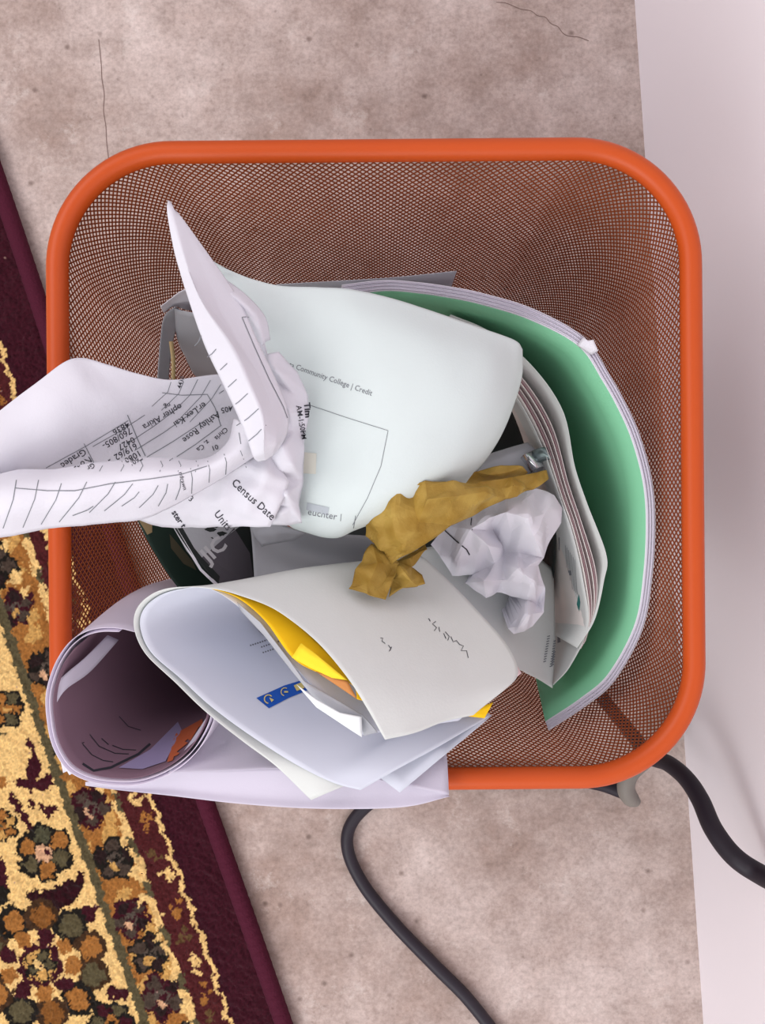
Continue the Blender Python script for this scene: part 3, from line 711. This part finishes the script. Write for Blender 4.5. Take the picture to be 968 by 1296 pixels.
# wing grid (table of names): rules run down-left, columns down-right
for x0, y0, x1, y1 in [(162, 532, 58, 592), (183, 525, 117, 565), (228, 514, 160, 562), (243, 522, 170, 570), (262, 530, 176, 584), (280, 538, 214, 584)]:
    P.line([(x0, y0), ((x0 + x1) / 2, (y0 + y1) / 2 + 1.5), (x1, y1)], .9)
P.line([(106, 561), (121, 590)], .9); P.line([(161, 525), (174, 556), (186, 582)], 1.1); P.line([(205, 497), (230, 500), (262, 499), (272, 516), (279, 538)], .9)
for k in range(5): P.line([(218 + k * 16, 478 + k), (212 + k * 14, 496 + k * 2), (192 + k * 12, 514 + k * 5)], .8)
P.done('ruled_lines', M_inkg, ros)
P = Print(rb)
for s_, x, y, a, z in [('Graded', 106, 567, 147, 12), ('Non-', 113, 577, 147, 11.5), ('Gr', 118, 586, 147, 9), ('4836', 161, 533, 150, 11.5), ('760/805-', 164, 541, 150, 11.5), ('0427', 168, 552, 150, 11.5), ('619/621-', 171, 560, 150, 11.5),
                       ('1080', 176, 569, 150, 11.5), ('760/', 178, 577, 150, 9), ('opher Akira', 228, 510, 150, 11.5), ('er,Lex Kai', 258, 508, 146, 11.5), ('Ashley Rose', 275, 520, 142, 11.5), ('z, Ca', 262, 556, 140, 9), ('405', 293, 513, 166, 10), ('ng', 214, 509, 150, 9),
                       ('Chris', 285, 540, 136, 9), ('4438', 229, 492, -75, 8), ('01', 275, 562, 160, 9)]:
    P.text(s_, x, y, z, a, .004)
P.text('Census Date', 292, 612, 14, 42, .004, 0, .95); P.text('Units', 270, 650, 14, 52, .004, 0, .95); P.text('3', 238, 632, 10, 40); P.text('ster t', 217, 648, 11, 57, .02)
P.text('Tim', 384, 510, 12, 84, .03); P.text('AM-1:50PM', 374, 514, 9.6, 80, .01, 0, .95); P.text('ndrawn', 226, 598, 7.5, 75)
P.done('printed_text', M_ink, ros)

# ------------------------------------------------------------------ grey curved sheet and black leaflet (middle left)
o = sheet('curved_sheet', grid([[(300, 640, .285), (330, 650, .285), (380, 672, .285), (430, 676, .285), (490, 680, .28)],
                                [(316, 665, .282), (345, 690, .278), (390, 705, .274), (440, 710, .27), (490, 710, .26)],
                                [(322, 735, .284), (350, 742, .284), (390, 744, .284), (440, 742, .28), (490, 745, .27)],
                                [(326, 790, .285), (355, 792, .285), (395, 792, .285), (440, 790, .28), (490, 790, .27)]], 30, 30), M_grey)
tag(o, 'smooth grey-white sheet in the hollow left of the tissue', 'paper')
o = sheet('torn_edge', facets([(316, 664, .296), (345, 662, .298), (388, 674, .298), (372, 684, .294), (345, 688, .294), (331, 692, .292), (322, 678, .294)], [(350, 674, .299)], 3, .0006, 3), M_grey)
tag(o, 'ragged torn scrap under the words on the twisted sheet', 'paper')
leaf = empty('black_leaflet', W(270, 700, .27)); tag(leaf, 'black and grey leaflet with big pale letters, left of the grey sheet', 'leaflet')
pl = sheet('panel', grid([[(208, 648, .292), (260, 640, .285), (330, 640, .27)], [(238, 695, .290), (280, 690, .282), (326, 700, .27)], [(278, 745, .288), (300, 745, .28), (325, 742, .272)], [(300, 790, .286), (320, 790, .28), (335, 790, .272)]], 20, 24), M_dark, leaf)
P = Print(bvh_of(pl)); P.poly([(212, 655), (318, 655), (285, 680), (248, 712), (236, 697)], off=.0002); P.done('grey_block', M_grey, leaf)
P = Print(bvh_of(pl)); P.poly([(248, 712), (285, 680), (296, 668), (316, 700), (322, 742), (276, 742)], off=.0002); P.done('charcoal_block', mat('ink_charcoal', (84, 80, 88), .6, .3), leaf)
P = Print(bvh_of(pl)); P.text('JIC', 264, 713, 27, -42, .03); P.done('letters', M_white_ink, leaf)
P = Print(bvh_of(pl)); P.line([(214, 655), (235, 690), (254, 721), (276, 742)], 3.4); P.done('white_edge', M_white, leaf)
dk = rise('dark_green_folder', [(168, 646, .285), (190, 690, .285), (215, 730, .284), (240, 760, .282)], [(240, 640, .26), (260, 690, .26), (280, 730, .26), (290, 760, .26)], mat('card_dark_green', (34, 54, 46), .6, .3), 'dark green folder edge between the left mesh and the black leaflet', 'folder')
P = Print(bvh_of(dk)); P.poly([(171, 652), (180, 650), (192, 664), (192, 674), (186, 677)]); P.done('tan_spot', mat('ink_tan', (170, 150, 112), .7, .2), dk)
P = Print(bvh_of(dk)); P.poly([(214, 676), (226, 690), (244, 712), (248, 722), (232, 714), (216, 694)]); P.done('olive_shape', mat('ink_olive', (92, 88, 70), .7, .2), dk)

# ------------------------------------------------------------------ folded bundle at lower left
Cx = [(486, 936, .358), (463, 896, .360), (440, 860, .360), (400, 812, .357), (350, 772, .352), (300, 750, .347), (262, 741, .343), (225, 742, .340), (196, 751, .338), (176, 770, .335), (172, 795, .332), (186, 828, .330), (222, 864, .328), (260, 900, .327), (308, 938, .326), (352, 972, .325), (394, 1012, .324)]
Cf = [(600, 906, .328), (640, 873, .318), (656, 850, .308), (641, 815, .300), (600, 768, .292), (560, 728, .284), (522, 700, .278), (470, 722, .266), (425, 736, .250), (385, 750, .232), (370, 780, .226), (385, 805, .230), (420, 840, .240), (455, 870, .258), (490, 910, .282), (465, 962, .316), (437, 994, .3225)]
def midrow(a, b, t, bump=0):
    return [(p[0] * (1 - t) + q[0] * t, p[1] * (1 - t) + q[1] * t, p[2] * (1 - t) + q[2] * t + bump * math.sin(math.pi * t)) for p, q in zip(a, b)]
c1 = midrow(Cx, Cf, .35, .002); c2 = midrow(Cx, Cf, .7, .002)
c1[8:12] = [(p[0] - 2, p[1], p[2] - .004) for p in c1[8:12]]; c1[0] = (525, 927, .350); c2[0] = (562, 913, .340)
cover = sheet('folded_sheet', grid([Cx, c1, c2, Cf], 130, 40, crease=(41, .0009, .035)), mat('paper_cover', (216, 220, 217), .75, .2, bump=.08, bscale=900, trans=.05))
tag(cover, 'large folded white sheet with faint handwriting, lying over the bottom rim', 'paper')
P = Print(bvh_of(cover))
for pl_ in [[(542, 783), (544, 787)], [(551, 787), (547, 790), (552, 795), (549, 799)], [(555, 794), (556, 800)], [(561, 802), (564, 809)], [(563, 800), (568, 806), (566, 811)], [(570, 806), (573, 813), (577, 811), (581, 816), (586, 818), (583, 824), (590, 824), (592, 833)],
            [(481, 808), (484, 808), (483, 812), (487, 815)], [(491, 817), (494, 821), (492, 825)], [(495, 819), (493, 824)]]: P.line(pl_, .9)
P.done('handwriting', M_ink, cover)
Ix = [(460, 930, .350), (435, 906, .351), (405, 878, .350), (368, 838, .348), (334, 797, .345), (296, 763, .341), (262, 744, .3385), (227, 746, .336), (200, 755, .3345), (181, 773, .332), (178, 796, .3295), (192, 826, .329), (228, 858, .3285), (266, 893, .328), (316, 930, .3275), (372, 966, .327), (420, 990, .3265), (456, 1000, .326)]
If_ = [(580, 912, .322), (625, 873, .312), (636, 850, .302), (621, 815, .294), (585, 770, .287), (545, 735, .279), (512, 712, .273), (465, 730, .263), (428, 745, .254), (403, 760, .252), (400, 780, .252), (415, 800, .256), (450, 830, .264), (490, 850, .274), (530, 870, .286), (580, 890, .298), (605, 900, .304), (622, 905, .306)]
i1 = midrow(Ix, If_, .4, .0); i2 = midrow(Ix, If_, .75, .0)
i1[-1] = (500, 975, .3235); i1[-2] = (455, 965, .3235); i2[-1] = (560, 942, .317); i2[-2] = (520, 925, .314)
inner = sheet('inner_sheet', [grid([Ix, i1, i2, If_], 130, 30), facets([(440, 960, .3195), (478, 982, .3200), (506, 1003, .3205), (562, 956, .3170), (622, 906, .3065), (575, 905, .3020), (520, 915, .3070)], [], 4, .0002, 6)], mat('paper_blue_white', (212, 216, 228), .75, .2, trans=.06))
tag(inner, 'blue-white folded sheet with a small blue band, curling inside the folded sheet', 'paper')
ib = bvh_of(inner)
P = Print(ib); P.poly([(324, 884), (360, 868), (384, 861), (392, 873), (365, 884), (340, 897)], off=.0004); P.done('blue_band', M_blue, inner)
P = Print(ib)
P.off = 0
def ringp(P, cx, cy, r, w_=1.3, a0=0, a1=6.0): 
    pts = [(cx + r * math.cos(a), cy + r * math.sin(a)) for a in np.linspace(a0, a1, 12)]
    q = []; fs = []
    for i, a in enumerate(np.linspace(a0, a1, 12)):
        q += [(cx + (r - w_ / 2) * math.cos(a), cy + (r - w_ / 2) * math.sin(a)), (cx + (r + w_ / 2) * math.cos(a), cy + (r + w_ / 2) * math.sin(a))]
    for i in range(11): fs.append((2 * i, 2 * i + 1, 2 * i + 3, 2 * i + 2))
    P.add(q, fs, .0008)
ringp(P, 339, 886, 5.2, 1.4, 1.6, 5.6); ringp(P, 360, 877, 5, 1.2, 1.8, 5.2)
P.poly([(371, 869), (381, 865), (385, 872), (375, 876)], 1, .0008); P.poly([(340, 884), (346, 887), (343, 890)], 1, .0008); P.poly([(359, 876), (364, 876), (364, 878), (359, 878)], 1, .0008)
P.done('emblems', M_gold, inner)
P = Print(ib)
for x, y, n_ in [(316, 817, 10), (330, 819, 8), (332, 826, 7)]:
    for j in range(n_): P.line([(x + j * 3.0, y - j * 1.0), (x + j * 3.0 + 1.8, y - j * 1.0 + .6)], 1.8)
P.poly([(326, 798), (334, 802), (333, 805)]); P.done('printed_text', M_inkg, inner)
# lighter turned corners of the inner pages
M_bright = mat('paper_bright', (246, 250, 252), .7, .2, trans=.15)
o = sheet('inner_page', [facets([(375, 866, .3555), (400, 895, .3555), (458, 933, .3545), (458, 907, .3550), (430, 902, .3555), (400, 885, .3555)], [(440, 912, .3555)], 3, .0002, 4)], M_bright)
tag(o, 'bright white turned page corner inside the folded bundle', 'paper')
o = sheet('inner_page', [facets([(300, 762, .3435), (330, 788, .3475), (366, 835, .351), (385, 862, .352), (430, 888, .353), (459, 905, .353), (478, 927, .352), (460, 931, .3515), (458, 908, .3525), (425, 902, .3522), (398, 884, .352), (370, 850, .350), (335, 805, .3465), (305, 773, .3425)], [], 3, .0001, 4)], M_grey)
tag(o, 'pale grey page edge between the yellow sheet and the blue-white sheet', 'paper')
yel = empty('yellow_sheet', W(400, 820, .345)); tag(yel, 'bright yellow sheet showing between the white pages of the folded bundle', 'paper')
Yx = [(262, 743, .3405), (300, 756, .3445), (335, 785, .350), (369, 831, .3535), (400, 850, .355), (445, 866, .356), (452, 885, .3555)]
Yf = [(320, 752, .336), (355, 772, .340), (390, 802, .344), (425, 835, .348), (445, 852, .350), (462, 872, .352), (470, 890, .352)]
sheet('page', grid([Yx, Yf], 50, 10), M_yellow, yel)
sheet('turned_corner', facets([(369, 832, .3565), (381, 814, .3565), (400, 828, .3575), (440, 861, .358), (420, 858, .358), (392, 845, .3575)], [], 2, .0001, 2), mat('paper_yellow_pale', (250, 214, 50), .7, .2), yel)['label'] = 'paler folded corner'
sheet('page_brown_strip', facets([(400, 850, .3562), (440, 862, .3568), (452, 885, .3565), (430, 870, .3562)], [], 2, .0001, 2), mat('paper_orange_brown', (196, 132, 76), .7, .2), yel)  # orange-brown strip next to the folded yellow corner
sheet('page_tip', facets([(580, 905, .311), (612, 893, .311), (624, 889, .311), (613, 909, .311)], [], 2, .0001, 2), M_yellow, yel)
o = sheet('pink_scrap', facets([(630, 815, .288), (650, 835, .288), (660, 852, .29), (640, 868, .29), (615, 850, .288)], [], 2, .0001, 2), mat('paper_pink', (224, 196, 198), .7, .2, trans=.1))
tag(o, 'pinkish scrap edge at the right end of the folded sheet', 'paper')

# lilac sheets over the bottom rim
o = sheet('lilac_sheet', grid([[(108, 990, .330), (150, 985, .326), (215, 977, .322), (285, 974, .318), (360, 972, .316), (440, 976, .3145), (520, 982, .3135), (567, 1004, .3130)],
                               [(108, 992, .3285), (150, 995, .322), (215, 995, .317), (285, 1000, .314), (360, 1005, .3125), (440, 1006, .312), (520, 1004, .312), (567, 1006, .3125)],
                               [(108, 994, .328), (150, 1000, .322), (215, 1007, .318), (290, 1016, .315), (365, 1022, .314), (440, 1024, .3135), (515, 1021, .3135), (569, 1008, .3132)]], 70, 16), M_lilac)
tag(o, 'lilac-shaded white sheet hanging furthest over the bottom rim', 'paper')
o = sheet('lower_sheet', grid([[(270, 895, .300), (330, 900, .298), (400, 900, .296), (480, 910, .292), (563, 940, .298)],
                               [(240, 940, .310), (310, 945, .308), (390, 945, .306), (480, 955, .306), (566, 965, .309)],
                               [(213, 978, .3245), (290, 975, .3215), (360, 973, .3195), (450, 982, .3175), (568, 1006, .3150)]], 50, 20), M_lilac)
tag(o, 'white sheet under the folded bundle, ending in a corner on the bottom rim', 'paper')

# ------------------------------------------------------------------ rolled sheets at the far lower left
Ro = [(172, 800), (150, 795), (126, 795), (105, 801), (88, 813), (74, 832), (64, 855), (58, 882), (60, 915), (67, 945), (83, 972), (105, 986), (135, 993), (176, 993), (215, 979), (245, 956), (265, 925), (272, 900), (262, 880), (235, 850), (205, 820)]
zr = [.322, .323, .324, .326, .329, .332, .335, .337, .338, .338, .337, .334, .331, .328, .325, .323, .322, .321, .320, .320, .321]
def rollring(k, cx, cy, dz, base=None, sc=1.0):
    out = []
    for (x, y), z in zip(Ro, zr): out.append((cx + (x - 165) * sc * k, cy + (y - 893) * sc * k, z + dz))
    return out + [out[0]]
def roll(k, dz=0, cut=None, spiral=0):
    A = rollring(k, 165, 893, dz); B = rollring(k, 228, 832, dz - .055, sc=.92); Cc = rollring(k, 286, 800, dz - .12, sc=.80); D = rollring(k, 370, 745, dz - .25, sc=.66)
    rows = [A, B, Cc, D]
    if cut: rows = [r[cut[0]:cut[1]] for r in rows]
    return grid(rows, 90, 30)
M_rollw = mat('paper_roll_white', (214, 206, 222), .75, .2)
rs = sheet('rolled_sheet', roll(1.0), M_rollw)
tag(rs, 'white sheet rolled into a wide tube, open end over the lower left rim', 'rolled paper')
r2 = sheet('rolled_sheet', roll(.955, 0, (1, 20)), M_rollw)
tag(r2, 'second sheet rolled just inside the tube at lower left', 'rolled paper')
r3 = sheet('rolled_print', roll(.91, 0, (4, 19)), mat('paper_roll_shade', (124, 98, 112), .75, .2))  # shade inside the roll is put into this mauve page colour
tag(r3, 'printed page, toned mauve for the shade inside, curled deepest inside the tube at lower left', 'rolled paper')
b3 = bvh_of(r3)
P = Print(b3)
for pl_ in [[(104, 942), (116, 956), (130, 963), (143, 965)], [(113, 930), (125, 945), (145, 954), (163, 955)], [(128, 935), (137, 943)], [(142, 944), (155, 949), (172, 950)], [(150, 907), (162, 920), (178, 925)], [(103, 941), (106, 940)]]: P.line(pl_, 1.1)
P.line([(104, 967), (118, 976), (140, 972), (175, 955), (190, 942)], 3.0)
P.done('printed_lines', M_ink, r3)
P = Print(b3); P.poly([(222, 930), (262, 908), (264, 918), (250, 942), (225, 962), (212, 966)], 6, .0006); P.done('orange_block', mat('ink_orange', (190, 100, 66), .6, .2), r3)
P = Print(b3); P.poly([(150, 973), (190, 950), (225, 915), (230, 925), (210, 965), (180, 975)], 6, .0006); P.done('blue_grey_block', mat('ink_blue_grey', (150, 140, 176), .6, .2), r3)
o = sheet('roll_flap', grid([[(62, 872, .334), (84, 852, .330), (108, 832, .318), (136, 804, .300)], [(70, 892, .335), (84, 872, .331), (114, 850, .315), (150, 810, .295)]], 20, 5), M_lilac)
tag(o, 'pale folded strip across the upper left of the tube mouth', 'paper')
# torn spikes at the lower left of the tube
o = sheet('torn_corner', facets([(66, 944, .3325), (76, 960, .332), (80, 978, .331), (85, 976, .331), (88, 981, .331), (93, 978, .331), (110, 988, .330), (90, 968, .331), (76, 945, .332)], [], 1, .0001, 2), M_white)
tag(o, 'jagged torn corner at the bottom of the tube', 'paper')

for ob in list(C.objects):
    if ob.type == 'MESH' and ob.modifiers and not ob.get('kind'): pass
